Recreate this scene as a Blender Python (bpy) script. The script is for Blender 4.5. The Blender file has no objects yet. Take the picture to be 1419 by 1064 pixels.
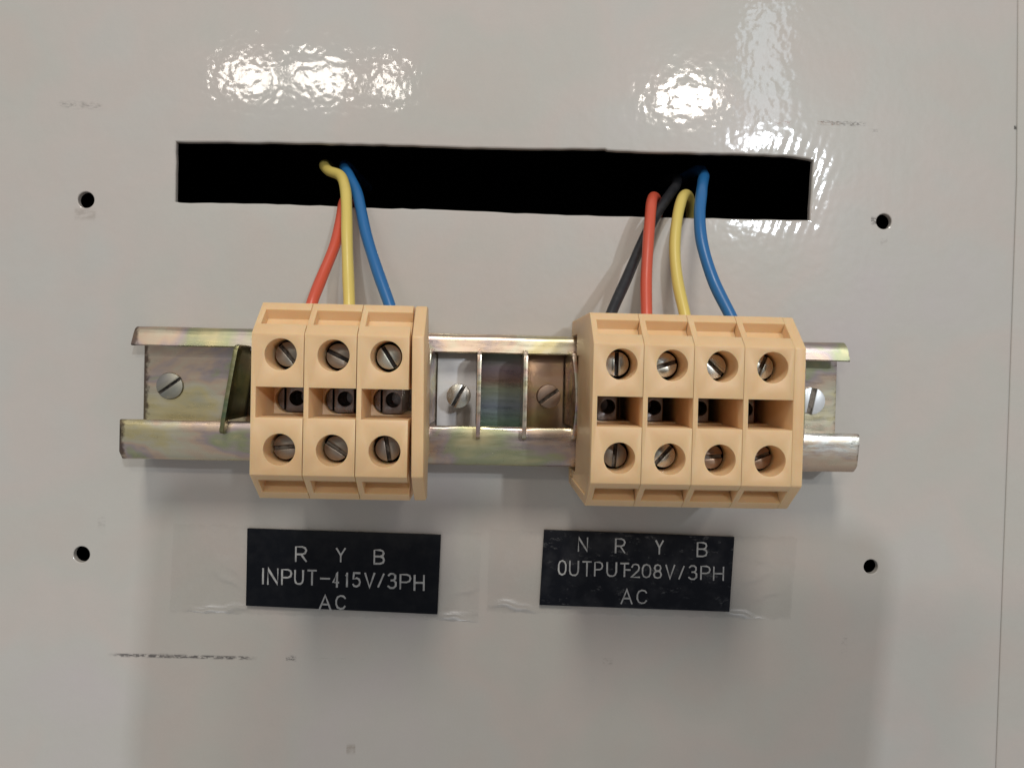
import bpy, bmesh, math, random
from mathutils import Vector, Matrix
random.seed(4)
S = 0.001                      # all measures below are millimetres


def P(x, y, z):                # wall frame (right, up, out of the wall) -> world
    return Vector((x * S, -z * S, y * S))


scene = bpy.context.scene
COL = scene.collection
# ------------------------------------------------------------------ camera
cam = bpy.data.cameras.new('camera')
cam.sensor_fit = 'HORIZONTAL'
cam.sensor_width = 36.0
cam.lens = 36.0 * 1131.99 / 1419.0
cam.clip_start = 0.01
cam.clip_end = 50.0
cam_o = bpy.data.objects.new('camera', cam)
COL.objects.link(cam_o)
RR = ((0.9992646, 0.0224160, 0.0311043), (-0.0217437, 0.9995262, -0.0217864), (-0.0315779, 0.0210941, 0.9992787))
ax = [Vector((r[0], -r[2], r[1])) for r in RR]
m = Matrix(((ax[0].x, ax[1].x, ax[2].x), (ax[0].y, ax[1].y, ax[2].y), (ax[0].z, ax[1].z, ax[2].z))).to_4x4()
m.translation = P(-1.0665, 8.0604, 211.007)
cam_o.matrix_world = m
scene.camera = cam_o
# ------------------------------------------------------------------ room light
world = bpy.data.worlds.new('World')
scene.world = world
world.use_nodes = True
world.node_tree.nodes['Background'].inputs[0].default_value = (0.88, 0.90, 0.94, 1)
world.node_tree.nodes['Background'].inputs[1].default_value = 0.24


def lamp(name, pos, target, sx, sy, radiance, col, shape='RECTANGLE'):
    l = bpy.data.lights.new(name, 'AREA')
    l.shape = shape
    l.size = sx * S
    l.size_y = sy * S
    l.color = col
    area = sx * sy * S * S * (math.pi / 4 if shape in ('ELLIPSE', 'DISK') else 1)
    l.energy = radiance * math.pi * area
    o = bpy.data.objects.new(name, l)
    o.location = P(*pos)
    o.rotation_euler = (P(*target) - P(*pos)).to_track_quat('-Z', 'Y').to_euler()
    COL.objects.link(o)
    return o


WARM = (1.0, 0.93, 0.84)
for x, y, sx, sy, rad in ((-818, 950, 185, 115, 26), (-580, 955, 195, 115, 27), (-350, 950, 75, 130, 26), (662, 925, 205, 120, 62)):
    lamp('ceiling_lamp', (x, y, 2600), (0, 0, 0), sx, sy, rad, WARM, 'ELLIPSE')
lamp('daylight_window', (935, 1040, 2600), (0, 0, 0), 110, 420, 4.5, (0.74, 0.87, 1.0))
lamp('bright_window', (925, 705, 2600), (0, 0, 0), 62, 84, 640.0, (0.84, 0.92, 1.0))
lamp('overhead_lamp', (-60, 1300, 1200), (0, 0, 0), 260, 450, 23.0, (1.0, 0.95, 0.88))

scene.view_settings.view_transform = 'Standard'
scene.view_settings.look = 'None'
scene.view_settings.exposure = 0.52
scene.view_settings.gamma = 1.0

# ------------------------------------------------------------------ node helpers


class NT:
    def __init__(self, name):
        self.mat = bpy.data.materials.new(name)
        self.mat.use_nodes = True
        self.t = self.mat.node_tree
        self.n = self.t.nodes
        self.bsdf = self.n['Principled BSDF']
        self.out = self.n['Material Output']
        tc = self.n.new('ShaderNodeTexCoord')
        vm = self.n.new('ShaderNodeVectorMath')
        vm.operation = 'SCALE'
        vm.inputs['Scale'].default_value = 1000.0
        self.t.links.new(tc.outputs['Object'], vm.inputs[0])
        self.co = vm.outputs[0]

    def link(self, a, b):
        self.t.links.new(a, b)

    def put(self, sock, v):
        if hasattr(v, 'is_output'):
            self.link(v, sock)
        elif isinstance(v, (tuple, list)) and len(v) == 3 and sock.type == 'RGBA':
            sock.default_value = (*v, 1)
        else:
            sock.default_value = v

    def set(self, **kw):
        for k, v in kw.items():
            self.put(self.bsdf.inputs[k.replace('_', ' ')], v)

    def math(self, op, a, b=None, c=None, clamp=False):
        n = self.n.new('ShaderNodeMath')
        n.operation = op
        n.use_clamp = clamp
        for i, v in enumerate((a, b, c)):
            if v is not None:
                self.put(n.inputs[i], v)
        return n.outputs[0]

    def sep(self):
        n = self.n.new('ShaderNodeSeparateXYZ')
        self.link(self.co, n.inputs[0])
        return n.outputs

    def scaled(self, v, off=None):
        n = self.n.new('ShaderNodeMapping')
        n.inputs['Scale'].default_value = v
        if off is not None:
            self.put(n.inputs['Location'], off)
        self.link(self.co, n.inputs['Vector'])
        return n.outputs[0]

    def rnd(self, k=1.0):
        n = self.n.new('ShaderNodeObjectInfo')
        return self.math('MULTIPLY', n.outputs['Random'], k)

    def noise(self, scale, detail=2.0, rough=0.5, vec=None, w=None, dist=0.0):
        n = self.n.new('ShaderNodeTexNoise')
        if w is not None:
            n.noise_dimensions = '4D'
            self.put(n.inputs['W'], w)
        n.inputs['Scale'].default_value = scale
        n.inputs['Detail'].default_value = detail
        n.inputs['Roughness'].default_value = rough
        n.inputs['Distortion'].default_value = dist
        self.link(vec if vec is not None else self.co, n.inputs['Vector'])
        return n.outputs[0]

    def ramp(self, fac, stops, interp='LINEAR'):
        n = self.n.new('ShaderNodeValToRGB')
        n.color_ramp.interpolation = interp
        e = n.color_ramp.elements
        while len(e) < len(stops):
            e.new(0.5)
        for i, (p, c) in enumerate(stops):
            e[i].position = p
            e[i].color = (*c, 1) if not isinstance(c, (int, float)) else (c, c, c, 1)
        self.link(fac, n.inputs[0])
        return n.outputs[0]

    def mix(self, fac, a, b, blend='MIX'):
        n = self.n.new('ShaderNodeMix')
        n.data_type = 'RGBA'
        n.blend_type = blend
        self.put(n.inputs[0], fac)
        self.put(n.inputs[6], a)
        self.put(n.inputs[7], b)
        return n.outputs[2]

    def mapr(self, v, a, b, c=0.0, d=1.0, smooth=False):
        n = self.n.new('ShaderNodeMapRange')
        if smooth:
            n.interpolation_type = 'SMOOTHSTEP'
        for i, x in enumerate((v, a, b, c, d)):
            self.put(n.inputs[i], x)
        return n.outputs[0]

    def bump(self, height, dist_mm, strength=1.0, normal=None):
        n = self.n.new('ShaderNodeBump')
        n.inputs['Strength'].default_value = strength
        n.inputs['Distance'].default_value = dist_mm * S
        self.link(height, n.inputs['Height'])
        if normal is not None:
            self.link(normal, n.inputs['Normal'])
        return n.outputs[0]


def paint_material(name, marks=True):
    k = NT(name)
    x, _, z = k.sep()
    big = k.noise(0.018, 3, 0.55)
    col = k.ramp(big, [(0.3, (0.520, 0.462, 0.412)), (0.42, (0.500, 0.478, 0.430)), (0.5, (0.528, 0.476, 0.430)), (0.58, (0.506, 0.484, 0.442)), (0.7, (0.518, 0.476, 0.455))])
    fine = k.noise(0.12, 4, 0.6)
    col = k.mix(k.mapr(fine, 0.35, 0.75, 0.0, 0.10), col, (0.40, 0.36, 0.32))
    h = k.noise(0.40, 1.2, 0.45)
    h2 = k.noise(0.045, 1.0, 0.4)
    rough = 0.055
    # orange peel of the sprayed enamel
    nrm = k.bump(h, 0.046)
    nrm = k.bump(h2, 0.05, 1.0, nrm)
    if marks:
        # sheet rolled over round the punched slot: smooth lip in the relief
        dx = k.math('MAXIMUM', k.math('SUBTRACT', k.math('ABSOLUTE', k.math('SUBTRACT', x, 0.8)), 81.8), 0.0)
        dz = k.math('MAXIMUM', k.math('SUBTRACT', k.math('ABSOLUTE', k.math('SUBTRACT', z, 55.8)), 8.2), 0.0)
        dd = k.math('SQRT', k.math('ADD', k.math('MULTIPLY', dx, dx), k.math('MULTIPLY', dz, dz)))
        lip = k.math('POWER', 2.718, k.math('MULTIPLY', dd, -0.20))
        # punch ripples near its right end
        rip = k.math('MULTIPLY', k.math('SINE', k.math('MULTIPLY', k.math('ADD', x, k.math('MULTIPLY', z, -0.35)), 2.4)),
                     k.math('MULTIPLY', k.mapr(x, 60.0, 78.0, 0.0, 1.0, True), k.math('POWER', 2.718, k.math('MULTIPLY', dd, -0.22))))
        nrm = k.bump(lip, -0.19, 1.0, nrm)
        nrm = k.bump(rip, 0.014, 1.0, nrm)
        # scuffs and pencil marks: (x0, z0, x1, z1, threshold, strength, colour, scale)
        M = [(-111, 70.2, -99, 72.9, .47, .58, (.13, .12, .11), .8),
             (-97, -68.9, -58, -67.6, .45, .85, (.055, .05, .05), .75),
             (-84, -68.9, -76, -67.3, .47, .6, (.07, .06, .06), 1.2),
             (-56, -68.4, -30, -68.1, .50, .5, (.12, .11, .10), .5),
             (-51.4, -69.4, -48.4, -67.4, .50, .85, (.05, .05, .05), 1.3),
             (83, 72.3, 96.6, 74.0, .50, .8, (.09, .07, .055), 1.1),
             (72, 72.2, 77, 73.6, .50, .7, (.28, .13, .07), 1.1),
             (83, 72.3, 90, 73.8, .53, .7, (.32, .15, .07), 1.4),
             (97.5, 71.0, 99.5, 72.2, .47, .6, (.16, .13, .11), 1.0),
             (135.4, 72.8, 136.9, 74.2, .35, .9, (.03, .025, .02), 1.0),
             (98.2, 46.6, 100.4, 49.6, .46, .85, (.08, .06, .05), 1.1),
             (100.9, 40.2, 103.0, 45.4, .48, .4, (.2, .17, .15), .45),
             (-106.5, 42.2, -100.5, 46.2, .40, .4, (.22, .18, .14), .35),
             (-99.6, -37.5, -97.4, -31.0, .46, .3, (.2, .19, .17), .6),
             (-35.4, -93.6, -32.8, -90.2, .34, .5, (.22, .17, .12), .8),
             (30.8, -69.6, 33.8, -67.0, .48, .5, (.17, .14, .11), .8),
             (93.9, -66.5, 95.7, -60.0, .48, .5, (.2, .18, .16), .7),
             (70.0, -72.9, 90.0, -70.9, .60, .5, (.2, .18, .16), .5),
             (112, -60.0, 140, -58.6, .58, .4, (.25, .23, .2), .5),
             (-60, 18, 50, 30, .68, .35, (.2, .18, .15), .35),
             (-36.8, 76.4, -33.8, 78.6, .44, .45, (.25, .22, .15), .7),
             (-46.5, 76.4, -44.2, 78.2, .46, .35, (.27, .24, .17), .7)]
        for i, (x0, z0, x1, z1, th, st, c, sc) in enumerate(M):
            cx, cz, hx, hz = (x0 + x1) / 2, (z0 + z1) / 2, (x1 - x0) / 2, (z1 - z0) / 2
            tilt = -0.012
            u = k.math('DIVIDE', k.math('ABSOLUTE', k.math('SUBTRACT', x, cx)), hx)
            zc = k.math('SUBTRACT', z, k.math('MULTIPLY_ADD', k.math('SUBTRACT', x, cx), tilt, cz))
            v = k.math('DIVIDE', k.math('ABSOLUTE', zc), hz)
            box = k.math('MULTIPLY', k.mapr(u, 1.0, 0.75, 0, 1, True), k.mapr(v, 1.0, 0.3, 0, 1, True))
            nz = k.noise(sc, 5, 0.7, k.scaled((0.75, 1, 2.0), (i * 7.3, 0, i * 3.1)))
            f = k.math('MULTIPLY', k.mapr(nz, th - 0.04, th + (0.10 if st > .6 else 0.24), 0, 1, True), k.math('MULTIPLY', box, st))
            col = k.mix(f, col, c)
    grain = k.noise(1.9, 3, 0.7)
    col = k.mix(k.mapr(grain, 0.35, 0.70, 0.0, 0.07), col, (0.30, 0.28, 0.26))
    hair = k.noise(1.2, 3, 0.6, k.scaled((0.05, 1, 1.4)))
    col = k.mix(k.math('MULTIPLY', k.mapr(hair, 0.64, 0.72, 0, 0.10), k.mapr(fine, 0.5, 0.7, 0, 1)), col, (0.30, 0.27, 0.24))
    k.set(Base_Color=col, Roughness=0.34 if marks else 0.5, Normal=nrm, Specular_IOR_Level=0.22)
    if marks:       # sprayed enamel: hard clear skin over a softer body
        k.set(Coat_Weight=0.72, Coat_Roughness=rough, Coat_IOR=1.42, Coat_Normal=nrm)
    return k.mat


def plastic_material():
    k = NT('beige_polyamide')
    r = k.rnd(40.0)
    n1 = k.noise(0.12, 3, 0.6, w=r)
    col = k.ramp(n1, [(0.3, (0.74, 0.485, 0.250)), (0.55, (0.77, 0.522, 0.280)), (0.75, (0.78, 0.55, 0.32))])
    n2 = k.noise(1.6, 3, 0.6, w=r)
    col = k.mix(k.mapr(n2, 0.68, 0.80, 0, 0.35), col, (0.30, 0.17, 0.09))
    h = k.noise(2.4, 2, 0.5, w=r)
    k.set(Base_Color=col, Roughness=k.mapr(n1, 0.3, 0.7, 0.36, 0.5), Normal=k.bump(h, 0.004))
    k.bsdf.inputs['Subsurface Weight'].default_value = 0.4
    k.bsdf.inputs['Subsurface Radius'].default_value = (1.0, 0.55, 0.25)
    k.bsdf.inputs['Subsurface Scale'].default_value = 0.0018
    return k.mat


def metal_material(name, stops, rough, hue_scale, streak, grime, grime_col=(0.05, 0.042, 0.035), bump=0.004, metal=1.0, ends=False):
    """passivated plating: hue drifts over the surface, scratches run along x"""
    k = NT(name)
    r = k.rnd(60.0)
    n1 = k.noise(hue_scale, 4, 0.58, k.scaled((0.6, 1, 1)), w=r, dist=0.6)
    col = k.ramp(n1, stops)
    col = k.mix(0.22, col, (0.60, 0.51, 0.30)) if ends else col
    st = k.noise(1.0, 4, 0.65, k.scaled((0.10, streak, streak)), w=r)
    col = k.mix(k.mapr(st, 0.45, 0.72, 0, 0.25), col, (0.42, 0.40, 0.34))
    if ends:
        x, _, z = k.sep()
        # rainbow passivation hues, darkened to paint in a dim reflection between the middle brackets
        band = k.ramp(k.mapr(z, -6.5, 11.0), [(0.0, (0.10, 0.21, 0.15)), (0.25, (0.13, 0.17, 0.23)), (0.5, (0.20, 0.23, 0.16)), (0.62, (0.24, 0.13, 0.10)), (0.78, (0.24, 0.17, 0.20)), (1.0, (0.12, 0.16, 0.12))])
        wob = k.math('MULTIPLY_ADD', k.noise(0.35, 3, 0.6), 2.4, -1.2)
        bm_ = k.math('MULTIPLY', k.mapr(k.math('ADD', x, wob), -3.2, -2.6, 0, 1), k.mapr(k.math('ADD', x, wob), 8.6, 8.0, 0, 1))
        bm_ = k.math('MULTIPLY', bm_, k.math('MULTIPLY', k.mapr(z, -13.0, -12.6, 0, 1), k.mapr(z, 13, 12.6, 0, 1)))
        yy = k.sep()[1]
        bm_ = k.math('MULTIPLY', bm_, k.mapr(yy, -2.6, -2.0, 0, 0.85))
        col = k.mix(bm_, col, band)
        # bare steel browned at the sawn ends, white scraped zinc at the far right
        jag = k.math('MULTIPLY_ADD', k.noise(0.7, 3, 0.6), 3.0, -1.5)
        e0 = k.mapr(k.math('ADD', x, jag), -86.2, -87.1, 0, 0.85)
        e1 = k.mapr(k.math('ADD', x, jag), 89.4, 90.2, 0, 0.6)
        sc = k.noise(0.9, 5, 0.75, k.scaled((0.35, 1, 2.2)))
        scr = k.math('MULTIPLY', k.mapr(x, 58.0, 80.0, 0, 1, True), k.mapr(z, -13.5, -9.5, 0, 1, True))
        scr = k.math('MULTIPLY', scr, k.mapr(k.sep()[1], -13.0, -14.2, 0, 1))
        col = k.mix(k.math('MULTIPLY', scr, k.mapr(sc, 0.38, 0.60, 0, 0.85)), col, (0.80, 0.82, 0.76))
        col = k.mix(k.math('MULTIPLY', scr, k.mapr(sc, 0.62, 0.66, 0, 0.8)), col, (0.10, 0.10, 0.09))
        col = k.mix(k.math('MAXIMUM', e0, e1), col, (0.085, 0.055, 0.04))
    g = k.noise(0.33, 5, 0.7, k.scaled((0.7, 1, 1.2)), w=r)
    gm = k.mapr(g, 0.66 - grime, 0.80 - grime, 0, 0.8)
    col = k.mix(gm, col, grime_col)
    ro = k.math('ADD', k.mapr(st, 0.3, 0.7, rough - 0.08, rough + 0.10), k.math('MULTIPLY', gm, 0.25))
    k.set(Base_Color=col, Metallic=k.math('MULTIPLY', k.math('SUBTRACT', 1.0, k.math('MULTIPLY', gm, 0.6)), metal), Roughness=ro,
          Normal=k.bump(k.math('ADD', st, k.math('MULTIPLY', g, 0.8)), bump * 2))
    return k.mat


def simple_material(name, col, rough, metal=0.0, nscale=0.6, amount=0.3, dark=(0.02, 0.02, 0.02), bump=0.003, spec=0.5):
    k = NT(name)
    n = k.noise(nscale, 4, 0.6, w=k.rnd(30.0))
    c = k.mix(k.mapr(n, 0.45, 0.75, 0, amount), col, dark)
    k.set(Base_Color=c, Roughness=k.mapr(n, 0.3, 0.7, rough - 0.05, rough + 0.08), Metallic=metal, Normal=k.bump(n, bump), Specular_IOR_Level=spec)
    return k.mat


def shade_grime_material():
    """slot shade painted as dark dirt over bare steel, deeper in some slots"""
    k = NT('slot_shade_grime')
    n = k.noise(1.3, 4, 0.65, k.scaled((0.6, 1, 1)), w=k.rnd(50.0))
    full = k.math('ADD', n, k.math('MULTIPLY_ADD', k.rnd(7.0), 0.05, -0.17))
    c = k.ramp(full, [(0.38, (0.20, 0.17, 0.135)), (0.5, (0.09, 0.072, 0.056)), (0.62, (0.016, 0.013, 0.011))])
    k.set(Base_Color=c, Roughness=0.45, Metallic=0.5, Normal=k.bump(n, 0.03))
    return k.mat


IRID = [(0.28, (0.44, 0.44, 0.35)), (0.38, (0.60, 0.51, 0.26)), (0.45, (0.58, 0.54, 0.42)), (0.51, (0.62, 0.44, 0.34)), (0.56, (0.40, 0.32, 0.36)),
        (0.61, (0.33, 0.37, 0.22)), (0.68, (0.62, 0.53, 0.28)), (0.78, (0.54, 0.50, 0.40))]
OLIVE = [(0.3, (0.20, 0.22, 0.12)), (0.5, (0.27, 0.25, 0.12)), (0.6, (0.15, 0.20, 0.11)), (0.75, (0.36, 0.33, 0.18))]
M_PANEL = paint_material('grey_enamel_paint')
M_FRAME = paint_material('grey_enamel_frame', False)
M_PLASTIC = plastic_material()
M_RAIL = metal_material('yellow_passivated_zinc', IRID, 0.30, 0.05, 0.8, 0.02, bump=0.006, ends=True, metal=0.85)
M_RAIL_SCREW = metal_material('rail_screw_zinc', [(0.3, (0.33, 0.33, 0.29)), (0.5, (0.37, 0.35, 0.28)), (0.7, (0.33, 0.31, 0.30))], 0.42, 0.2, 0.8, 0.02, bump=0.008)
M_OLIVE = metal_material('olive_bracket_zinc', OLIVE, 0.34, 0.09, 0.7, 0.02)
M_BRACKET = metal_material('bracket_zinc', IRID, 0.30, 0.09, 0.7, 0.02)
M_BRACKET_SHEEN = metal_material('bracket_zinc_painted_sheen', [(0.3, (0.74, 0.75, 0.76)), (0.55, (0.80, 0.78, 0.78)), (0.7, (0.76, 0.70, 0.62))], 0.42, 0.09, 0.6, -0.03, metal=0.12)  # floor plate: bright reflection painted in as a pale, barely metallic base
M_BRACKET_GOLD = metal_material('gold_bracket_zinc', [(0.3, (0.46, 0.45, 0.20)), (0.45, (0.56, 0.38, 0.20)), (0.6, (0.55, 0.36, 0.26)), (0.75, (0.60, 0.48, 0.30))], 0.34, 0.09, 0.6, 0.0, metal=0.7)
M_SCREW_DARK = metal_material('dull_screw_steel', [(0.3, (0.24, 0.19, 0.165)), (0.5, (0.30, 0.25, 0.20)), (0.7, (0.24, 0.22, 0.18))], 0.36, 0.35, 1.6, 0.02, bump=0.006)
M_SCREW_BRIGHT = metal_material('bright_screw_zinc', [(0.3, (0.62, 0.60, 0.58)), (0.5, (0.70, 0.66, 0.54)), (0.7, (0.60, 0.62, 0.60))], 0.26, 0.3, 1.4, -0.02, bump=0.006)
M_SCREW_GREY = metal_material('grey_screw_zinc', [(0.3, (0.40, 0.39, 0.33)), (0.5, (0.48, 0.46, 0.38)), (0.7, (0.42, 0.43, 0.40))], 0.32, 0.35, 1.4, 0.0, bump=0.008)
M_SCREW_RUST = metal_material('browned_screw_steel', [(0.3, (0.26, 0.17, 0.12)), (0.5, (0.34, 0.23, 0.16)), (0.7, (0.28, 0.20, 0.16))], 0.38, 0.35, 1.6, 0.03, bump=0.006)
M_SCREW_WHITE = metal_material('white_zinc_screw', [(0.3, (0.70, 0.73, 0.75)), (0.7, (0.76, 0.78, 0.79))], 0.38, 0.2, 0.8, -0.06, metal=0.4)
M_SHADE_GRIME = shade_grime_material()  # slot dirt, its dark tone standing in for shade inside the slots
M_CONTACT = simple_material('tarnished_contact_metal', (0.27, 0.235, 0.22), 0.30, 0.8, 0.5, 0.5)
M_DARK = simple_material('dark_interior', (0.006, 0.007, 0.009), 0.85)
M_PLATE = simple_material('black_engraved_laminate', (0.006, 0.007, 0.010), 0.34, 0, 0.35, 0.25, (0.03, 0.03, 0.032), 0.004, 0.10)
M_LETTER = simple_material('pale_engraving', (0.44, 0.44, 0.43), 0.6, 0, 0.7, 0.75, (0.14, 0.14, 0.14))
W_MAT = {'red': simple_material('red_pvc', (0.58, 0.088, 0.045), 0.36, 0, 0.2, 0.12, (0.3, 0.05, 0.04)),
         'yellow': simple_material('yellow_pvc', (0.66, 0.51, 0.13), 0.36, 0, 0.2, 0.15, (0.5, 0.36, 0.12)),
         'blue': simple_material('blue_pvc', (0.018, 0.13, 0.33), 0.36, 0, 0.2, 0.12, (0.03, 0.08, 0.2)),
         'black': simple_material('black_pvc', (0.018, 0.018, 0.02), 0.38, 0, 0.4, 0.3, (0.05, 0.05, 0.05))}


def scuff_plate():
    """second plate: rubbed adhesive film leaves pale specks and smears"""
    k = NT('scuffed_black_laminate')
    n = k.noise(0.40, 6, 0.75, k.scaled((0.8, 1, 1.6)))
    n2 = k.noise(0.16, 3, 0.6)
    c = k.mix(k.mapr(n, 0.58, 0.72, 0, 0.55), (0.007, 0.008, 0.012), (0.20, 0.20, 0.20))
    c = k.mix(k.mapr(n2, 0.45, 0.75, 0, 0.14), c, (0.14, 0.14, 0.15))
    k.set(Base_Color=c, Roughness=k.mapr(n2, 0.3, 0.7, 0.28, 0.45), Normal=k.bump(n, 0.006), Specular_IOR_Level=0.12)
    return k.mat


M_PLATE2 = scuff_plate()


def tape_material():
    k = NT('clear_adhesive_tape')
    n = k.n
    tr = n.new('ShaderNodeBsdfTransparent')
    tr.inputs[0].default_value = (1, 1, 1, 1)
    h = k.noise(0.10, 3, 0.6, dist=1.0)
    nrm = k.bump(h, 0.10)
    gl = n.new('ShaderNodeBsdfGlossy')
    gl.inputs['Roughness'].default_value = 0.16
    k.link(nrm, gl.inputs['Normal'])
    df = n.new('ShaderNodeBsdfDiffuse')
    df.inputs[0].default_value = (0.92, 0.91, 0.89, 1)
    fr = n.new('ShaderNodeFresnel')
    fr.inputs[0].default_value = 1.2
    lw = n.new('ShaderNodeNewGeometry')
    sp = n.new('ShaderNodeSeparateXYZ')
    k.link(lw.outputs['Normal'], sp.inputs[0])
    crease = k.mapr(k.math('ABSOLUTE', sp.outputs[1]), 0.998, 0.93, 0, 0.75)
    m1 = n.new('ShaderNodeMixShader')
    k.link(k.math('ADD', crease, k.mapr(k.noise(0.22, 4, 0.65), 0.5, 0.8, 0.04, 0.15)), m1.inputs[0])
    k.link(tr.outputs[0], m1.inputs[1])
    k.link(df.outputs[0], m1.inputs[2])
    m2 = n.new('ShaderNodeMixShader')
    k.link(fr.outputs[0], m2.inputs[0])
    k.link(m1.outputs[0], m2.inputs[1])
    k.link(gl.outputs[0], m2.inputs[2])
    k.link(m2.outputs[0], k.out.inputs[0])
    return k.mat


M_TAPE = tape_material()

# ------------------------------------------------------------------ mesh helpers


def vert(bm, x, y, z):
    return bm.verts.new(P(x, y, z))


def prism_x(bm, prof, x0, x1, caps=True):
    """(y, z) outline swept along x"""
    a = [vert(bm, x0, y, z) for y, z in prof]
    b = [vert(bm, x1, y, z) for y, z in prof]
    n = len(prof)
    for i in range(n):
        j = (i + 1) % n
        bm.faces.new((a[i], a[j], b[j], b[i]))
    if caps:
        bm.faces.new(a)
        bm.faces.new(list(reversed(b)))


def prism_z(bm, prof, z0, z1, bottom=True):
    """(x, y) outline swept out of the wall"""
    a = [vert(bm, x, y, z0) for x, y in prof]
    b = [vert(bm, x, y, z1) for x, y in prof]
    n = len(prof)
    for i in range(n):
        j = (i + 1) % n
        bm.faces.new((a[i], a[j], b[j], b[i]))
    if bottom:
        bm.faces.new(list(reversed(a)))
    bm.faces.new(b)


def circle(cx, cy, r, n=40):
    return [(cx + r * math.cos(2 * math.pi * i / n), cy + r * math.sin(2 * math.pi * i / n)) for i in range(n)]


def mesh_of(bm, name, smooth=None):
    bmesh.ops.recalc_face_normals(bm, faces=bm.faces)
    me = bpy.data.meshes.new(name)
    bm.to_mesh(me)
    bm.free()
    if smooth is not None:
        me.polygons.foreach_set('use_smooth', [True] * len(me.polygons))
        me.set_sharp_from_angle(angle=math.radians(smooth))
    return me


def refine(me, cutters=(), bevel=0.0, seg=2, angle=35, smooth=32):
    """boolean cuts and a bevel, baked to a plain mesh"""
    o = bpy.data.objects.new('temporary', me)
    COL.objects.link(o)
    tmp = []
    for c in cutters:
        co = bpy.data.objects.new('cutter', c)
        COL.objects.link(co)
        tmp.append(co)
        md = o.modifiers.new('cut', 'BOOLEAN')
        md.operation = 'DIFFERENCE'
        md.solver = 'EXACT'
        md.object = co
    if bevel:
        md = o.modifiers.new('bevel', 'BEVEL')
        md.width = bevel * S
        md.segments = seg
        md.limit_method = 'ANGLE'
        md.angle_limit = math.radians(angle)
        md.use_clamp_overlap = True
    bpy.context.view_layer.update()
    dg = bpy.context.evaluated_depsgraph_get()
    out = bpy.data.meshes.new_from_object(o.evaluated_get(dg))
    for t in tmp + [o]:
        bpy.data.objects.remove(t)
    out.materials.clear()
    out.polygons.foreach_set('use_smooth', [True] * len(out.polygons))
    out.set_sharp_from_angle(angle=math.radians(smooth))
    return out


def link_mesh(name, me, mat=None, parent=None, loc=(0, 0, 0), spin=0.0):
    o = bpy.data.objects.new(name, me)
    if mat is not None:
        if not me.materials:
            me.materials.append(mat)
        elif me.materials[0] != mat:
            o.material_slots[0].link = 'OBJECT'
            o.material_slots[0].material = mat
    COL.objects.link(o)
    if parent is not None:
        o.parent = parent
    o.location = P(*loc)
    o.rotation_euler = (0, -spin, 0)
    return o


def tag(o, label, cat, group=None):
    o['label'] = label
    o['category'] = cat
    if group:
        o['group'] = group
    return o


def thing(name, label, cat, loc, group=None, spin=0.0):
    o = bpy.data.objects.new(name, None)
    o.empty_display_size = 0.005
    COL.objects.link(o)
    o.location = P(*loc)
    o.rotation_euler = (0, -spin, 0)
    return tag(o, label, cat, group)


def structure(name, me, mat):
    o = link_mesh(name, me, mat)
    o['kind'] = 'structure'
    return o


# ------------------------------------------------------------------ the panel with its slot and holes
SLOT = [(-80.99, 63.15), (-70.85, 63.37), (-52.67, 63.7), (-34.39, 63.95), (-16.0, 63.97), (-1.22, 63.96), (13.62, 64.23), (28.15, 64.66),
        (28.91, 64.31), (39.77, 64.11), (58.57, 64.31), (69.9, 64.41), (77.48, 64.18), (81.29, 63.7), (82.63, 63.36), (82.51, 61.03),
        (82.33, 54.48), (82.15, 47.93), (70.38, 47.85), (51.49, 47.63), (38.33, 47.54), (21.48, 47.5), (2.85, 47.66), (-15.68, 47.96),
        (-34.1, 47.88), (-39.24, 48.03), (-52.42, 48.2), (-66.99, 48.1), (-79.7, 47.86), (-80.97, 48.03), (-80.97, 55.23)]
HOLES = [(-103.34, 47.84, 2.05), (101.79, 48.11, 2.0), (-103.42, -42.29, 2.05), (101.26, -42.42, 1.9)]


def densify(poly, step=2.5, jit=0.10):
    out = []
    for i, (x0, y0) in enumerate(poly):
        x1, y1 = poly[(i + 1) % len(poly)]
        n = max(1, int(math.hypot(x1 - x0, y1 - y0) / step))
        for q in range(n):
            t = q / n
            out.append((x0 + (x1 - x0) * t + (random.uniform(-jit, jit) if q else 0), y0 + (y1 - y0) * t + (random.uniform(-jit, jit) if q else 0)))
    return out


def offset_out(poly, dist):
    n = len(poly)
    area = sum(poly[i][0] * poly[(i + 1) % n][1] - poly[(i + 1) % n][0] * poly[i][1] for i in range(n))
    sg = 1 if area > 0 else -1
    res = []
    for i in range(n):
        ax_, ay_ = poly[i - 1]
        bx_, by_ = poly[(i + 1) % n]
        tx, ty = bx_ - ax_, by_ - ay_
        L = math.hypot(tx, ty) or 1
        res.append((poly[i][0] + sg * ty / L * dist, poly[i][1] - sg * tx / L * dist))
    return res


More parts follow.
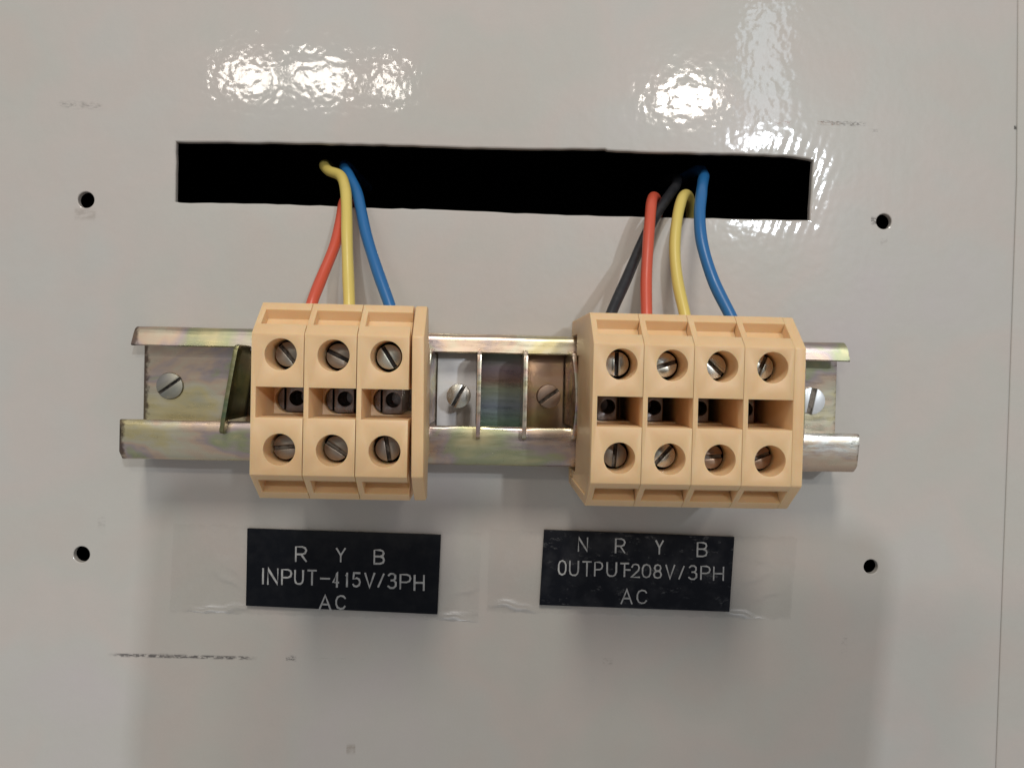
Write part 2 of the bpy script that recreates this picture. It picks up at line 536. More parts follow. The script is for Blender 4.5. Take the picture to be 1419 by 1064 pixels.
def build_panel():
    bm = bmesh.new()
    loops = [(densify(SLOT), 0.42)] + [(circle(x, y, r, 28), 0.25) for x, y, r in HOLES]
    edges = []
    outer = [(-260, -230), (136.0, -230), (136.3, 0), (136.2, 60), (134.9, 106), (133.0, 230), (-260, 230)]
    vs = [vert(bm, x, y, 0) for x, y in outer]
    edges += [bm.edges.new((vs[i], vs[(i + 1) % len(vs)])) for i in range(len(vs))]
    rims = []
    for lp, bev in loops:
        ring = [vert(bm, x, y, 0) for x, y in offset_out(lp, bev)]
        edges += [bm.edges.new((ring[i], ring[(i + 1) % len(ring)])) for i in range(len(ring))]
        rims.append((lp, ring, bev))
    bmesh.ops.triangle_fill(bm, edges=edges, use_beauty=True)
    for lp, ring, bev in rims:
        n = len(lp)
        mid = [vert(bm, x, y, -bev * 0.35) for x, y in offset_out(lp, bev * 0.3)]
        low = [vert(bm, x, y, -bev) for x, y in lp]
        back = [vert(bm, x, y, -1.6) for x, y in lp]
        for a, b in ((ring, mid), (mid, low), (low, back)):
            for i in range(n):
                j = (i + 1) % n
                bm.faces.new((a[i], a[j], b[j], b[i]))
    # folded right edge
    r1 = [v for v in vs[1:6]]
    prev = r1
    for dx, dz in ((0.5, -0.25), (0.8, -0.8), (0.8, -14)):
        cur = [vert(bm, v.co.x / S + dx, v.co.z / S, dz) for v in r1]
        for i in range(len(r1) - 1):
            bm.faces.new((prev[i], prev[i + 1], cur[i + 1], cur[i]))
        prev = cur
    bmesh.ops.recalc_face_normals(bm, faces=bm.faces)
    for f in bm.faces:          # the sheet faces the room
        if abs(f.normal.y) > 0.99 and f.normal.y > 0:
            f.normal_flip()
    me = bpy.data.meshes.new('panel')
    bm.to_mesh(me)
    bm.free()
    return me


panel = structure('panel', build_panel(), M_PANEL)


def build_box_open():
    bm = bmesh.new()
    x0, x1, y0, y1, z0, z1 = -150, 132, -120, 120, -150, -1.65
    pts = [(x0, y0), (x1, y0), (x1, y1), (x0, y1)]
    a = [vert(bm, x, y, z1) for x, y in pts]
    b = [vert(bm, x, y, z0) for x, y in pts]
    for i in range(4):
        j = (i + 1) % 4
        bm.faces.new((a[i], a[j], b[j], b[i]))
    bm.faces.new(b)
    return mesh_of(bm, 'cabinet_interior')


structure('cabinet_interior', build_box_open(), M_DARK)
bm = bmesh.new()
prism_z(bm, [(137.0, -230), (260, -230), (260, 230), (134.0, 230), (135.85, 106), (137.2, 60), (137.3, 0)], -16, -0.75)
structure('cabinet_frame', refine(mesh_of(bm, 'cabinet_frame'), (), 0.4, 3), M_FRAME)

# ------------------------------------------------------------------ mounting rail
RX0, RX1 = -87.6, 90.1


def rail_profile():
    """(y, z) section of the asymmetric rail, outer corners rounded"""
    def arc(cy, cz, r, a0, a1, n=5):
        return [(cy + r * math.cos(math.radians(a0 + (a1 - a0) * i / n)), cz + r * math.sin(math.radians(a0 + (a1 - a0) * i / n))) for i in range(n + 1)]
    t, R = 1.5, 1.9
    p = []
    p += arc(-16 + R, 0.05 + R, R, 270, 180)          # outside, bottom heel
    p += arc(-16 + R, 15 - R, R, 180, 90)             # bottom front bend
    p += [(-9.2, 15.03), (-7.3, 14.98), (-6.7, 14.75), (-6.48, 14.35), (-6.48, 13.4)]
    p += arc(-16 + R, 15 - R, R - t, 90, 180)
    p += arc(-16 + R, 0.05 + R, R - t, 180, 270)
    p += arc(16 - R, 0.05 + R, R - t, 270, 360)
    p += arc(16 - R, 8.03 - R, R - t, 0, 90)
    p += [(11.19, 7.3), (11.19, 8.35), (11.5, 8.62)]
    p += arc(16 - R, 8.03 - R, R, 90, 0)
    p += arc(16 - R, 0.05 + R, R, 0, -90)
    return p


def build_rail():
    bm = bmesh.new()
    prof = rail_profile()
    n = 44
    rings = []
    for k in range(n + 1):
        x = RX0 + (RX1 - RX0) * k / n
        ring = []
        for y, z in prof:
            dx = 0.0
            if k == 0:       # sawn end, slightly burred
                dx = 0.35 * math.sin(y * 0.45) + random.uniform(-.06, .06) + (0.5 if y < -14.5 else 0)
            if k == n:
                dx = -0.9 * max(0, (y - 13) / 3) - 0.9 * max(0, (-y - 13.2) / 2.8) + random.uniform(-.05, .05)
            ring.append(vert(bm, x + dx, y + 0.05 * math.sin(x * 0.3 + z), z))
        rings.append(ring)
    m_ = len(prof)
    for a, b in zip(rings, rings[1:]):
        for i in range(m_):
            j = (i + 1) % m_
            bm.faces.new((a[i], a[j], b[j], b[i]))
    bm.faces.new(rings[0])
    bm.faces.new(list(reversed(rings[-1])))
    return mesh_of(bm, 'rail_channel', 40)


def screw_mesh(name, r, h, slot_w, slot_d, dome=0.0, bevel=0.16):
    """slotted head; top at z = 0, slot along x"""
    bm = bmesh.new()
    prism_z(bm, circle(0, 0, r, 48), -h, 0)
    if dome:
        for v in bm.verts:
            if abs(v.co.y) < 1e-9:
                v.co.x *= 1 - dome
                v.co.z *= 1 - dome
    c = bmesh.new()
    prism_z(c, [(-r - 1, -slot_w / 2), (r + 1, -slot_w / 2), (r + 1, slot_w / 2), (-r - 1, slot_w / 2)], -slot_d, 1.5)
    return refine(mesh_of(bm, name), (mesh_of(c, 'cut'),), bevel, 2, 30)


def slot_fill(parent, r, w, d):
    """dark strip of dirt that paints in the shade of a screw slot"""
    bm = bmesh.new()
    q = math.sqrt(r * r - w * w / 4) - 0.12
    prism_z(bm, [(-q, -w / 2 + .02), (q, -w / 2 + .02), (q, w / 2 - .02), (-q, w / 2 - .02)], -d - 0.05, -d * 0.78)
    return link_mesh('slot', mesh_of(bm, 'slot'), M_SHADE_GRIME, parent)


rail = thing('mounting_rail', 'long yellowish zinc plated metal channel running across the panel behind the beige terminals', 'rail', (0, 0, 0))
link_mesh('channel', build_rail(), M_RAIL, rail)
ms = screw_mesh('mounting_screw', 3.55, 0.9, 0.75, 0.7, 0.08)
s1 = link_mesh('mounting_screw', ms, M_RAIL_SCREW, rail, (-81.03, 1.28, 2.15), math.radians(36))
slot_fill(s1, 3.55, 0.75, 0.7)
ms2 = screw_mesh('mounting_screw', 3.6, 0.9, 1.5, 0.75, 0.04)
s2 = link_mesh('mounting_screw', ms2, M_SCREW_WHITE, rail, (83.3, 0.95, 2.25), math.radians(79))
slot_fill(s2, 3.6, 1.5, 0.75)
s2['label'] = 'white zinc mounting screw with a wide dark slot'

# ------------------------------------------------------------------ end brackets on the rail


def flange_mesh(bulge=0.0, lean=0.0, t=0.95):
    """upright plate across the rail, its ears resting on both lips"""
    rows = [(-9.3, 15.15, 16.6), (-8.7, 15.15, 17.5), (-6.1, 15.15, 17.7), (-6.0, 1.7, 17.7), (-3, 1.7, 17.75), (0, 1.7, 17.8), (3, 1.7, 17.75),
            (6, 1.7, 17.7), (9, 1.7, 17.6), (10.7, 1.7, 17.5), (10.8, 8.25, 17.4), (11.6, 8.25, 17.0), (12.0, 8.25, 15.5)]
    bm = bmesh.new()
    A = []
    for y, z0, z1 in rows:
        col = []
        for q in range(5):
            z = z0 + (z1 - z0) * q / 4
            b = (bulge * max(0, 1 - (y / 10.0) ** 2) + lean * 1.0) * max(0.0, (z - 2) / 15.0)
            col.append((b, y, z))
        A.append(col)
    f = [[vert(bm, b, y, z) for b, y, z in c] for c in A]
    g = [[vert(bm, b + t, y, z) for b, y, z in c] for c in A]
    nr = len(rows)
    for i in range(nr - 1):
        for q in range(4):
            bm.faces.new((f[i][q], f[i + 1][q], f[i + 1][q + 1], f[i][q + 1]))
            bm.faces.new((g[i][q], g[i][q + 1], g[i + 1][q + 1], g[i + 1][q]))
        bm.faces.new((f[i][0], g[i][0], g[i + 1][0], f[i + 1][0]))
        bm.faces.new((f[i][4], f[i + 1][4], g[i + 1][4], g[i][4]))
    for i in (0, nr - 1):
        for q in range(4):
            bm.faces.new((f[i][q], f[i][q + 1], g[i][q + 1], g[i][q]))
    return refine(mesh_of(bm, 'flange'), (), 0.22, 2, 40, 35)


def floor_mesh(w):
    bm = bmesh.new()
    prism_z(bm, [(0, -14.0), (w, -14.0), (w, 13.6), (0, 13.6)], 1.7, 3.0)
    c = bmesh.new()      # a raised land under the screw head
    return refine(mesh_of(bm, 'floor_plate'), (), 0.25, 2)


def bracket(label, x0, width, mats, screw_mat, screw, left=(0, 0), right=(0, 0), spin=0.0, floor=True):
    b = thing('end_bracket', label, 'bracket', (x0, 0, 0), 'end brackets on the rail', spin)
    link_mesh('flange', flange_mesh(*left), mats[0], b, (0, 0, 0))
    link_mesh('flange', flange_mesh(*right), mats[0], b, (width - 0.95, 0, 0))
    if floor:
        link_mesh('floor_plate', floor_mesh(width - 2.2), mats[1], b, (1.1, 0, 0))
    if screw:
        sx, sy, ang, r = screw
        so = link_mesh('bracket_screw', screw_mesh('bracket_screw', r, 3.4, 0.85, 1.2, 0.05), screw_mat, b, (sx, sy, 10.0), math.radians(ang))
        slot_fill(so, r, 0.85, 1.2)
        bm = bmesh.new()
        prism_z(bm, circle(0, 0, r * 0.62, 24), 2.5, 7.0)
        link_mesh('screw_shank', mesh_of(bm, 'screw_shank', 40), screw_mat, b, (sx, sy, 0))
    return b


bracket('bright metal end bracket with pale floor and silvery screw beside the left terminal stack', -14.6, 12.2, (M_BRACKET, M_BRACKET_SHEEN),
        M_SCREW_BRIGHT, (6.75, 0.55, 61, 3.05), (-0.7, -0.5), (0, 0.1))
bracket('golden brown end bracket with brownish screw beside the right terminal stack', 7.75, 12.0, (M_BRACKET, M_BRACKET_GOLD),
        M_SCREW_RUST, (6.75, 0.95, 36, 3.0), (0, 0), (0.9, 0.5))
bracket('tilted metal end bracket standing askew left of the three terminal stack', -61.7, 12.0, (M_OLIVE, M_BRACKET),
        M_SCREW_DARK, (7.0, 0.3, 20, 2.9), (0, -0.4), (0, 0), math.radians(-9.0), True)
bracket('end bracket mostly hidden behind the right end plate of the four terminal stack', 64.0, 11.4, (M_BRACKET, M_BRACKET),
        M_SCREW_DARK, (5.5, 0.3, 20, 2.9), (0, 0), (0, 0))

# ------------------------------------------------------------------ terminal blocks
ZF = 47.3
OCT = [(-20.45, 5.0), (-20.45, 39.5), (-14.55, ZF), (13.6, ZF), (20.25, 39.5), (20.25, 5.0), (16.6, 3.2), (16.6, 16.2), (-16.6, 16.2), (-16.6, 3.2)]
OCT.reverse()


def housing_mesh(w):
    bm = bmesh.new()
    prism_x(bm, OCT, 0, w)
    cut = []
    for s in (1, -1):       # wire recesses in the sloping shoulders, open to the right
        c = bmesh.new()
        y = lambda v: s * v
        pr = [(y(18.8), 41.47), (y(20.8), 42.95), (y(17.6), 47.3), (y(15.75), 45.6), (y(14.2), 43.4), (y(16.9), 39.7)]
        if s > 0:
            pr = [(18.75, 41.26), (20.6, 42.84), (17.3, 46.7), (15.6, 44.95), (13.8, 43.4), (16.9, 39.7)]
        prism_x(c, pr if s > 0 else pr[::-1], 1.15, w + 1)
        cut.append(mesh_of(c, 'cut'))
    c = bmesh.new()
    prism_x(c, [(-3.15, 33), (3.0, 33), (3.0, 50), (-3.15, 50)][::-1], 0.95, w + 1)
    cut.append(mesh_of(c, 'cut'))
    c = bmesh.new()         # round ended pit in its floor
    prism_z(c, [(4.2 + 3.0 * math.cos(math.radians(a)), 3.0 * math.sin(math.radians(a))) for a in range(90, 271, 10)] + [(w + 1, -2.9), (w + 1, 2.9)], 15.8, 34)
    cut.append(mesh_of(c, 'cut'))
    for hy in (9.5, -9.45):
        c = bmesh.new()
        prism_z(c, circle(5.75, hy, 3.2, 56), 33.5, 50)
        cut.append(mesh_of(c, 'cut'))
    c = bmesh.new()         # shallow relief of the closed side wall
    prism_x(c, [(-18.5, 7.5), (11.5, 7.5), (11.5, 25.0), (-7.5, 25.0), (-7.5, 44.0), (-13.2, 44.0), (-18.5, 37.5)][::-1], -1, 0.3)
    cut.append(mesh_of(c, 'cut'))
    return refine(mesh_of(bm, 'housing'), cut, 0.22, 2, 32, 30)


def contact_mesh():
    """plated bar at the bottom of the slot: rounded end, saw slit and a drilled socket"""
    bm = bmesh.new()
    arc = [(4.2 + 2.8 * math.cos(math.radians(a)), 2.8 * math.sin(math.radians(a))) for a in range(90, 271, 10)]
    prism_z(bm, arc + [(7.4, -2.8), (7.4, 2.8)], 16.0, 31.5)
    c1 = bmesh.new()
    prism_z(c1, [(2.75, -5), (3.2, -5), (3.2, 5), (2.75, 5)], 26, 33)
    c2 = bmesh.new()
    prism_z(c2, circle(5.5, 0.2, 1.65, 32), 20, 33)
    return refine(mesh_of(bm, 'contact_bar'), (mesh_of(c1, 'cut'), mesh_of(c2, 'cut')), 0.3, 3, 40, 30)


def sleeve_mesh():
    bm = bmesh.new()
    o1, i1 = circle(0, 0, 3.17, 40), circle(0, 0, 2.72, 40)
    ro, ri, rb = [[vert(bm, x, y, z) for x, y in c] for c, z in ((o1, 38.6), (i1, 38.0), (i1, 33.6))]
    for a, b in ((ro, ri), (ri, rb)):
        for i in range(40):
            j = (i + 1) % 40
            bm.faces.new((a[i], a[j], b[j], b[i]))
    return mesh_of(bm, 'clamping_sleeve', 40)


M_SLEEVE = simple_material('blackened_sleeve', (0.02, 0.015, 0.012), 0.5, 0.3, 0.8, 0.3)
SLEEVE = sleeve_mesh()
TS = screw_mesh('terminal_screw', 2.62, 6.4, 0.85, 1.2, 0.03, 0.12)
CONTACT = contact_mesh()


def terminal(me, x, y, label, top, bot):
    t = thing('terminal_block', label, 'terminal', (x, y, 0), 'beige terminal blocks on the rail')
    link_mesh('housing', me, M_PLASTIC, t)
    link_mesh('contact_bar', CONTACT, M_CONTACT, t)
    for hy in (9.5, -9.45):
        link_mesh('clamping_sleeve', SLEEVE, M_SLEEVE, t, (5.75, hy, 0))
    for (ang, mat, z), hy in ((top, 9.5), (bot, -9.45)):
        so = link_mesh('terminal_screw', TS, mat, t, (5.75 + random.uniform(-.12, .12), hy + random.uniform(-.1, .1), z), math.radians(ang))
        slot_fill(so, 2.62, 0.85, 1.2)
    return t


HL, HR = housing_mesh(10.28), housing_mesh(10.12)
D, B, Q, G = M_SCREW_DARK, M_SCREW_BRIGHT, M_SCREW_RUST, M_SCREW_GREY
for i, (lab, top, bot) in enumerate((
        ('leftmost terminal of the three block stack, where the red wire enters', (-50, D, 41.8), (5, D, 42.0)),
        ('middle terminal of the three block stack, where the yellow wire enters', (-26, D, 41.8), (-33, D, 42.0)),
        ('last terminal of the three block stack, under the blue wire beside the thin end plate', (-57, G, 42.0), (-80, D, 42.2)))):
    terminal(HL, -47.75 + 10.45 * i, 0, lab, top, bot)
for i, (lab, top, bot) in enumerate((
        ('leftmost terminal of the four block stack, where the black wire enters', (90, B, 40.8), (86, D, 40.8)),
        ('second terminal of the four block stack, where the red wire enters', (18, B, 40.6), (48, B, 40.6)),
        ('third terminal of the four block stack, where the yellow wire enters', (-42, B, 40.8), (5, Q, 40.6)),
        ('rightmost terminal of the four block stack, where the blue wire enters', (68, B, 40.6), (22, Q, 40.4)))):
    terminal(HR, 20.4 + 10.24 * i, -0.45, lab, top, bot)


COVER = [(-20.45, 36.5), (-20.45, 39.5), (-14.55, ZF), (13.6, ZF), (20.25, 39.5), (20.25, 36.5), (13.0, 34.5), (11.5, 31.0), (-11.5, 31.0), (-13.0, 34.5)]
COVER.reverse()


def end_plate_mesh(t, prof=OCT):
    bm = bmesh.new()
    prism_x(bm, prof, 0, t)
    return refine(mesh_of(bm, 'end_plate'), (), 0.35, 2, 32, 30)


e1 = link_mesh('end_plate', end_plate_mesh(2.5, COVER), M_PLASTIC, None, (-15.9, 0, 0.0), math.radians(0.75))
tag(e1, 'thin beige end plate closing the right side of the three block stack', 'end plate', 'end plates of the terminal stacks')
e2 = link_mesh('end_plate', end_plate_mesh(2.42), M_PLASTIC, None, (61.25, -0.45, 0.0))
tag(e2, 'thin beige end plate closing the right side of the four block stack', 'end plate', 'end plates of the terminal stacks')

# ------------------------------------------------------------------ wires


def catmull(pts, n=14):
    pts = [Vector(p) for p in pts]
    q = [pts[0] * 2 - pts[1]] + pts + [pts[-1] * 2 - pts[-2]]
    out = []
    for i in range(1, len(q) - 2):
        a, b, c, d = q[i - 1:i + 3]
        for k in range(n):
            t = k / n
            out.append(0.5 * ((2 * b) + (c - a) * t + (2 * a - 5 * b + 4 * c - d) * t * t + (3 * b - a - 3 * c + d) * t ** 3))
    out.append(pts[-1])
    return out


def tube(path, r, sides=20):
    bm = bmesh.new()
    pts = [P(*p) for p in path]
    rings = []
    nrm = None
    for i, p in enumerate(pts):
        t = (pts[min(i + 1, len(pts) - 1)] - pts[max(i - 1, 0)]).normalized()
        if nrm is None:
            nrm = t.orthogonal().normalized()
        nrm = (nrm - t * nrm.dot(t)).normalized()
        bi = t.cross(nrm)
        rr = r * S * (1 + 0.02 * math.sin(i * 0.31))
        rings.append([bm.verts.new(p + (nrm * math.cos(2 * math.pi * k / sides) + bi * math.sin(2 * math.pi * k / sides)) * rr) for k in range(sides)])
    for a, b in zip(rings, rings[1:]):
        for k in range(sides):
            j = (k + 1) % sides
            bm.faces.new((a[k], a[j], b[j], b[k]))
    bm.faces.new(rings[0])
    bm.faces.new(rings[-1])
    return mesh_of(bm, 'wire', 60)


WIRES = [
    ('red', 'red insulated wire bending into the leftmost terminal of the three block stack', 1.33,
     [(-41.6, 17.5, 24.5), (-41.07, 21.86, 23.0), (-40.01, 27.41, 19.0), (-38.0, 36.14, 13.5), (-37.64, 42.98, 8.5), (-38.0, 48.3, 2.6), (-38.9, 51.2, -6.0), (-41.2, 53.6, -20.0), (-42.8, 56.0, -44.0), (-44.0, 59.0, -90.0)]),
    ('yellow', 'yellow insulated wire dropping straight into the middle terminal of the three block stack', 1.36,
     [(-32.4, 17.0, 24.6), (-32.72, 21.74, 23.0), (-33.68, 28.69, 19.5), (-34.77, 37.64, 15.5), (-35.76, 45.29, 11.0), (-37.07, 51.21, 6.0), (-39.3, 55.6, 0.5), (-43.3, 58.0, -4.5), (-46.4, 61.8, -14.0), (-48.6, 66.0, -34.0), (-50.0, 71.0, -80.0)]),
    ('blue', 'blue insulated wire curving into the last of the three left terminals', 1.38,
     [(-22.0, 17.0, 24.6), (-23.52, 21.48, 23.0), (-27.07, 29.81, 18.5), (-30.56, 38.67, 13.0), (-32.76, 45.85, 8.5), (-34.79, 51.38, 3.0), (-37.83, 56.6, -3.0), (-40.6, 60.6, -12.0), (-42.98, 65.65, -32.0), (-44.0, 70.0, -80.0)]),
    ('black', 'black insulated wire slanting into the leftmost terminal of the four block stack', 1.33,
     [(26.3, 17.0, 25.2), (27.57, 21.25, 23.0), (31.74, 29.47, 17.0), (36.54, 38.95, 9.5), (41.5, 47.82, 3.0), (45.76, 53.77, -3.0), (49.23, 58.4, -10.0), (52.29, 64.0, -28.0), (54.0, 70.0, -80.0)]),
    ('red', 'red insulated wire arching from the slot into the second of the four terminals', 1.36,
     [(35.5, 17.0, 24.6), (35.61, 21.11, 23.0), (36.11, 28.86, 19.0), (37.1, 37.95, 15.0), (38.33, 45.72, 10.5), (39.58, 50.29, 5.5), (41.3, 52.9, -1.0), (43.6, 53.4, -8.0), (46.0, 51.0, -18.0), (48.0, 44.0, -30.0)]),
    ('yellow', 'yellow insulated wire arching from the slot into the third of the four terminals', 1.36,
     [(44.9, 17.0, 24.6), (44.52, 20.99, 23.0), (43.68, 29.1, 18.5), (43.7, 37.34, 14.5), (45.04, 45.38, 10.5), (47.24, 51.24, 5.5), (49.88, 53.75, -1.0), (52.6, 53.6, -8.0), (54.4, 49.8, -14.0), (55.0, 40.0, -22.0)]),
    ('blue', 'blue insulated wire curving into the rightmost of the four terminals', 1.42,
     [(56.6, 17.0, 24.6), (55.14, 21.09, 23.0), (52.15, 29.27, 19.0), (50.17, 38.23, 15.5), (50.31, 45.88, 11.5), (52.02, 52.72, 6.0), (54.3, 57.6, -1.5), (56.6, 61.2, -10.0), (58.2, 66.0, -26.0), (60.0, 72.0, -80.0)])]
for c, lab, r, pts in WIRES:
    tag(link_mesh('insulated_wire', tube(catmull(pts), r), W_MAT[c]), lab, 'wire', 'insulated wires from the slot to the terminals')

# ------------------------------------------------------------------ name plates and their engraving
G = {   # single stroke letters on a unit box
    'R': [[(0, 0), (0, 1), (.62, 1), (.88, .92), (1, .75), (.88, .56), (.62, .48), (0, .48)], [(.5, .48), (1, 0)]],
    'Y': [[(0, 1), (.5, .48), (.5, 0)], [(1, 1), (.5, .48)]],
    'B': [[(0, 0), (0, 1), (.6, 1), (.86, .93), (.95, .77), (.86, .6), (.6, .53), (0, .53)], [(.6, .53), (.9, .45), (1, .27), (.9, .08), (.6, 0), (0, 0)]],
    'I': [[(.5, 0), (.5, 1)]],
    'N': [[(0, 0), (0, 1), (1, 0), (1, 1)]],
    'P': [[(0, 0), (0, 1), (.62, 1), (.9, .92), (1, .73), (.9, .54), (.62, .46), (0, .46)]],
    'U': [[(0, 1), (0, .3), (.1, .1), (.32, 0), (.68, 0), (.9, .1), (1, .3), (1, 1)]],
    'T': [[(0, 1), (1, 1)], [(.5, 1), (.5, 0)]],
    '-': [[(0, .5), (1, .5)]],
    '4': [[(.72, 0), (.72, 1), (0, .3), (1, .3)]],
    '1': [[(.1, .8), (.8, 1), (.8, 0)]],
    '5': [[(.95, 1), (.1, 1), (.02, .55), (.5, .63), (.86, .54), (1, .33), (.88, .1), (.5, 0), (.15, .04), (0, .16)]],
    'V': [[(0, 1), (.5, 0), (1, 1)]],
    '/': [[(0, 0), (1, 1)]],
    '3': [[(.05, .88), (.3, 1), (.66, 1), (.92, .88), (.92, .66), (.7, .54), (.4, .53)], [(.7, .54), (1, .4), (1, .15), (.72, 0), (.3, 0), (0, .13)]],
    'H': [[(0, 0), (0, 1)], [(1, 0), (1, 1)], [(0, .5), (1, .5)]],
    'A': [[(0, 0), (.5, 1), (1, 0)], [(.19, .37), (.81, .37)]],
    'C': [[(1, .82), (.82, .96), (.5, 1), (.18, .9), (.02, .66), (.02, .34), (.18, .1), (.5, 0), (.82, .04), (1, .2)]],
    '2': [[(.05, .78), (.2, .96), (.5, 1), (.82, .94), (.95, .74), (.85, .52), (0, 0), (1, 0)]],
    '0': [[(.5, 1), (.16, .92), (0, .7), (0, .3), (.16, .08), (.5, 0), (.84, .08), (1, .3), (1, .7), (.84, .92), (.5, 1)]],
    '8': [[(.5, 1), (.2, .95), (.08, .76), (.2, .58), (.5, .53), (.8, .58), (.92, .76), (.8, .95), (.5, 1)],
          [(.5, .53), (.14, .45), (0, .25), (.14, .06), (.5, 0), (.86, .06), (1, .25), (.86, .45), (.5, .53)]]}
LT = [('R', -49.07, -43.14, -45.95, -38.99), ('Y', -38.71, -43.07, -36.08, -39.25), ('B', -29.05, -43.47, -26.09, -39.52), ('I', -57.37, -49.01, -56.78, -44.72), ('N', -56.05, -49.11, -53.1, -44.75), ('P', -52.49, -49.15, -49.66, -44.91), ('U', -49.18, -48.98, -46.68, -45.08), ('T', -45.86, -49.14, -43.36, -45.03), ('-', -42.41, -47.54, -40.17, -47.0), ('4', -39.46, -49.6, -37.63, -45.37), ('1', -36.22, -49.47, -35.38, -45.42), ('5', -34.35, -49.44, -32.14, -45.5), ('V', -31.31, -49.57, -28.47, -45.53), ('/', -27.9, -49.43, -26.09, -45.7), ('3', -25.39, -49.69, -22.97, -45.57), ('P', -22.26, -49.86, -19.21, -45.73), ('H', -18.62, -50.15, -15.77, -45.89), ('A', -42.85, -55.53, -39.51, -51.4), ('C', -38.62, -55.26, -35.86, -51.44)]
RT = [('N', 23.53, -39.39, 26.23, -35.54), ('R', 33.19, -39.66, 35.98, -35.68), ('Y', 43.69, -39.8, 45.93, -35.99), ('B', 54.57, -40.27, 57.45, -36.31), ('0', 18.52, -45.61, 20.75, -41.55), ('U', 21.4, -45.69, 24.01, -41.63), ('T', 24.79, -45.81, 27.31, -41.75), ('P', 27.92, -45.77, 30.28, -41.83), ('U', 31.1, -45.76, 33.89, -41.9), ('T', 34.62, -45.8, 37.07, -42.03), ('-', 36.02, -44.12, 37.28, -43.64), ('2', 37.47, -45.97, 39.97, -42.19), ('0', 40.36, -46.01, 42.82, -42.24), ('8', 43.34, -46.1, 45.67, -42.28), ('V', 46.46, -46.18, 49.08, -42.31), ('/', 49.95, -46.22, 51.56, -42.58), ('3', 52.51, -46.27, 54.88, -42.4), ('P', 55.67, -46.26, 58.39, -42.47), ('H', 59.01, -46.43, 61.94, -42.63), ('A', 35.01, -52.89, 38.18, -48.85), ('C', 39.13, -52.75, 41.93, -48.97)]


def lettering_mesh(items, z, w):
    """each groove a narrow ridge of displaced pale core"""
    bm = bmesh.new()
    lay = 0
    for ch, x0, y0, x1, y1 in items:
        for stroke in G[ch]:
            hw = w / 2
            pts = [(x0 + hw + a * (x1 - x0 - w), y0 + hw + b * (y1 - y0 - w)) for a, b in stroke]
            if ch == '-':
                pts = [(x0, (y0 + y1) / 2), (x1, (y0 + y1) / 2 - .03)]
            lay += 1
            zz = z + 0.004 * (lay % 9)
            n = len(pts)
            left, right, top = [], [], []
            for i, (px, py) in enumerate(pts):
                ax_, ay_ = pts[max(i - 1, 0)]
                bx_, by_ = pts[min(i + 1, n - 1)]
                tx, ty = bx_ - ax_, by_ - ay_
                L = math.hypot(tx, ty) or 1
                tx, ty = tx / L, ty / L
                k = 1.0
                if 0 < i < n - 1:
                    d1 = Vector((px - ax_, py - ay_)).normalized()
                    k = 1 / max(0.45, abs(d1.x * tx + d1.y * ty))
                ww = hw * k * random.uniform(0.82, 1.15)
                e = hw * 0.7 * (-1 if i == 0 else (1 if i == n - 1 else 0))
                px, py = px + tx * e, py + ty * e
                left.append(vert(bm, px - ty * ww, py + tx * ww, zz - 0.03))
                top.append(vert(bm, px, py, zz + 0.02))
                right.append(vert(bm, px + ty * ww, py - tx * ww, zz - 0.03))
            for i in range(n - 1):
                bm.faces.new((left[i], left[i + 1], top[i + 1], top[i]))
                bm.faces.new((top[i], top[i + 1], right[i + 1], right[i]))
    return mesh_of(bm, 'lettering')


PLATE_A = [(-61.35, -54.57), (-12.37, -56.17), (-11.87, -35.59), (-61.29, -34.72)]
PLATE_B = [(13.95, -53.38), (63.66, -54.52), (64.43, -34.94), (14.71, -33.86)]


def name_plate(label, corners, items, mat, w):
    cx = sum(c[0] for c in corners) / 4
    cy = sum(c[1] for c in corners) / 4
    t = thing('name_plate', label, 'label plate', (cx, cy, 0), 'engraved plates below the terminals')
    bm = bmesh.new()
    prism_z(bm, [(x - cx, y - cy) for x, y in corners], 0.28, 1.15)
    link_mesh('plate', refine(mesh_of(bm, 'plate'), (), 0.12, 2), mat, t)
    it = [(c, a - cx, b - cy, p - cx, q - cy) for c, a, b, p, q in items]
    link_mesh('lettering', lettering_mesh(it, 1.185, w), M_LETTER, t)


name_plate('black engraved plate reading R Y B INPUT-415V/3PH AC', PLATE_A, LT, M_PLATE, 0.46)
name_plate('scuffed black engraved plate reading N R Y B OUTPUT-208V/3PH AC', PLATE_B, RT, M_PLATE2, 0.40)


def tape_mesh(corners, puckers):
    """thin film with a cut edge, lifted into small creases where given"""
    bm = bmesh.new()
    nx, ny = 110, 40
    (x0, y0), (x1, y1), (x2, y2), (x3, y3) = corners
    top = {}
    for i in range(nx + 1):
        for j in range(ny + 1):
            u, v = i / nx, j / ny
            x = (x0 * (1 - u) + x1 * u) * (1 - v) + (x3 * (1 - u) + x2 * u) * v
            y = (y0 * (1 - u) + y1 * u) * (1 - v) + (y3 * (1 - u) + y2 * u) * v
            z = 0.09
            for px, py, a, l, w, h in puckers:
                dx, dy = x - px, y - py
                c, s = math.cos(a), math.sin(a)
                e, f = dx * c + dy * s, -dx * s + dy * c
                f += 0.25 * math.sin(e * 1.1 + px)
                z += h * math.exp(-(e / l) ** 2 - (f / w) ** 2)
            if j in (0, ny):
                y += 0.15 * math.sin(x * 0.9) + 0.1 * math.sin(x * 2.3)
            top[i, j] = vert(bm, x, y, z)
    for i in range(nx):
        for j in range(ny):
            bm.faces.new((top[i, j], top[i + 1, j], top[i + 1, j + 1], top[i, j + 1]))
    me = mesh_of(bm, 'clear_tape', 60)
    if me.polygons[0].normal.y > 0:
        me.flip_normals()
    return me


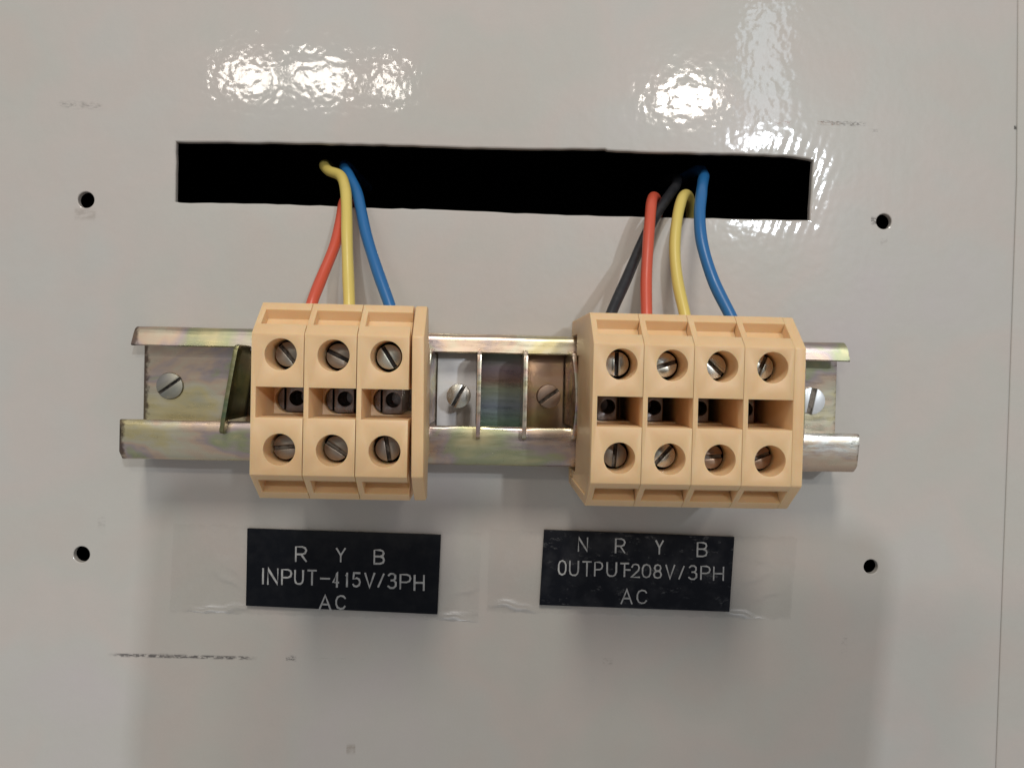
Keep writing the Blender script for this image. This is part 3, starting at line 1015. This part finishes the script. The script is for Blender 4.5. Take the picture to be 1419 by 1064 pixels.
t1 = link_mesh('clear_tape', tape_mesh([(-80.4, -34.0), (-1.5, -35.1), (-1.8, -58.2), (-81, -56.6)],
               [(-66, -55.3, 0.10, 8, 0.5, .30), (-70, -56.0, -.05, 7, .4, .2), (-66.5, -48, -.5, 4, .5, .15), (-64.5, -46, -.7, 3, .35, .14), (-7.5, -57.0, -.18, 5, .55, .40), (-5.5, -56.2, .1, 5, .4, .25),
                (-20, -57.5, .02, 12, .3, .15), (-5, -50, .25, 4, .5, .14), (-45, -56.3, -.03, 12, .3, .12)]), M_TAPE)
tag(t1, 'clear sticky tape holding the plate marked INPUT, creased along its lower edge', 'tape', 'clear tape behind the plates')
t2 = link_mesh('clear_tape', tape_mesh([(0.6, -34.3), (81.4, -35.0), (80.2, -56.6), (0.4, -55.6)],
               [(8.5, -54.0, -.2, 4.5, .8, .35), (5, -53.2, .1, 4, .5, .2), (68.5, -55.6, -.25, 5, .5, .35), (66, -54.7, -.1, 4, .4, .2), (40, -55.2, .02, 14, .35, .12),
                (70, -46, .4, 5, .6, .12), (72, -41, -.3, 4, .5, .1), (74, -50, .3, 4, .5, .1), (6, -42, 1.2, 4, .5, .08)]), M_TAPE)
tag(t2, 'clear sticky tape holding the plate marked OUTPUT, puckered at its lower corners', 'tape', 'clear tape behind the plates')

# ------------------------------------------------------------------ photographer's phone, added out of view and stretched to cast the lower right shadow
def phone_mesh():
    bm = bmesh.new()
    w, h, rc = 88.0, 39.0, 11.0
    out = []
    for cx, cy, a0 in ((w - rc, h - rc, 0), (-w + rc, h - rc, 90), (-w + rc, -h + rc, 180), (w - rc, -h + rc, 270)):
        out += [(cx + rc * math.cos(math.radians(a0 + q * 10)), cy + rc * math.sin(math.radians(a0 + q * 10))) for q in range(10)]
    prism_z(bm, out, 0, 8.2)
    return refine(mesh_of(bm, 'phone'), (), 2.0, 3, 40)


ph = link_mesh('phone', phone_mesh(), simple_material('dark_phone_shell', (0.03, 0.032, 0.036), 0.35), None, (85, -5.0, 213.0), math.radians(-4))
tag(ph, 'dark phone held before the panel, shown only by its soft shadow at lower right', 'phone')
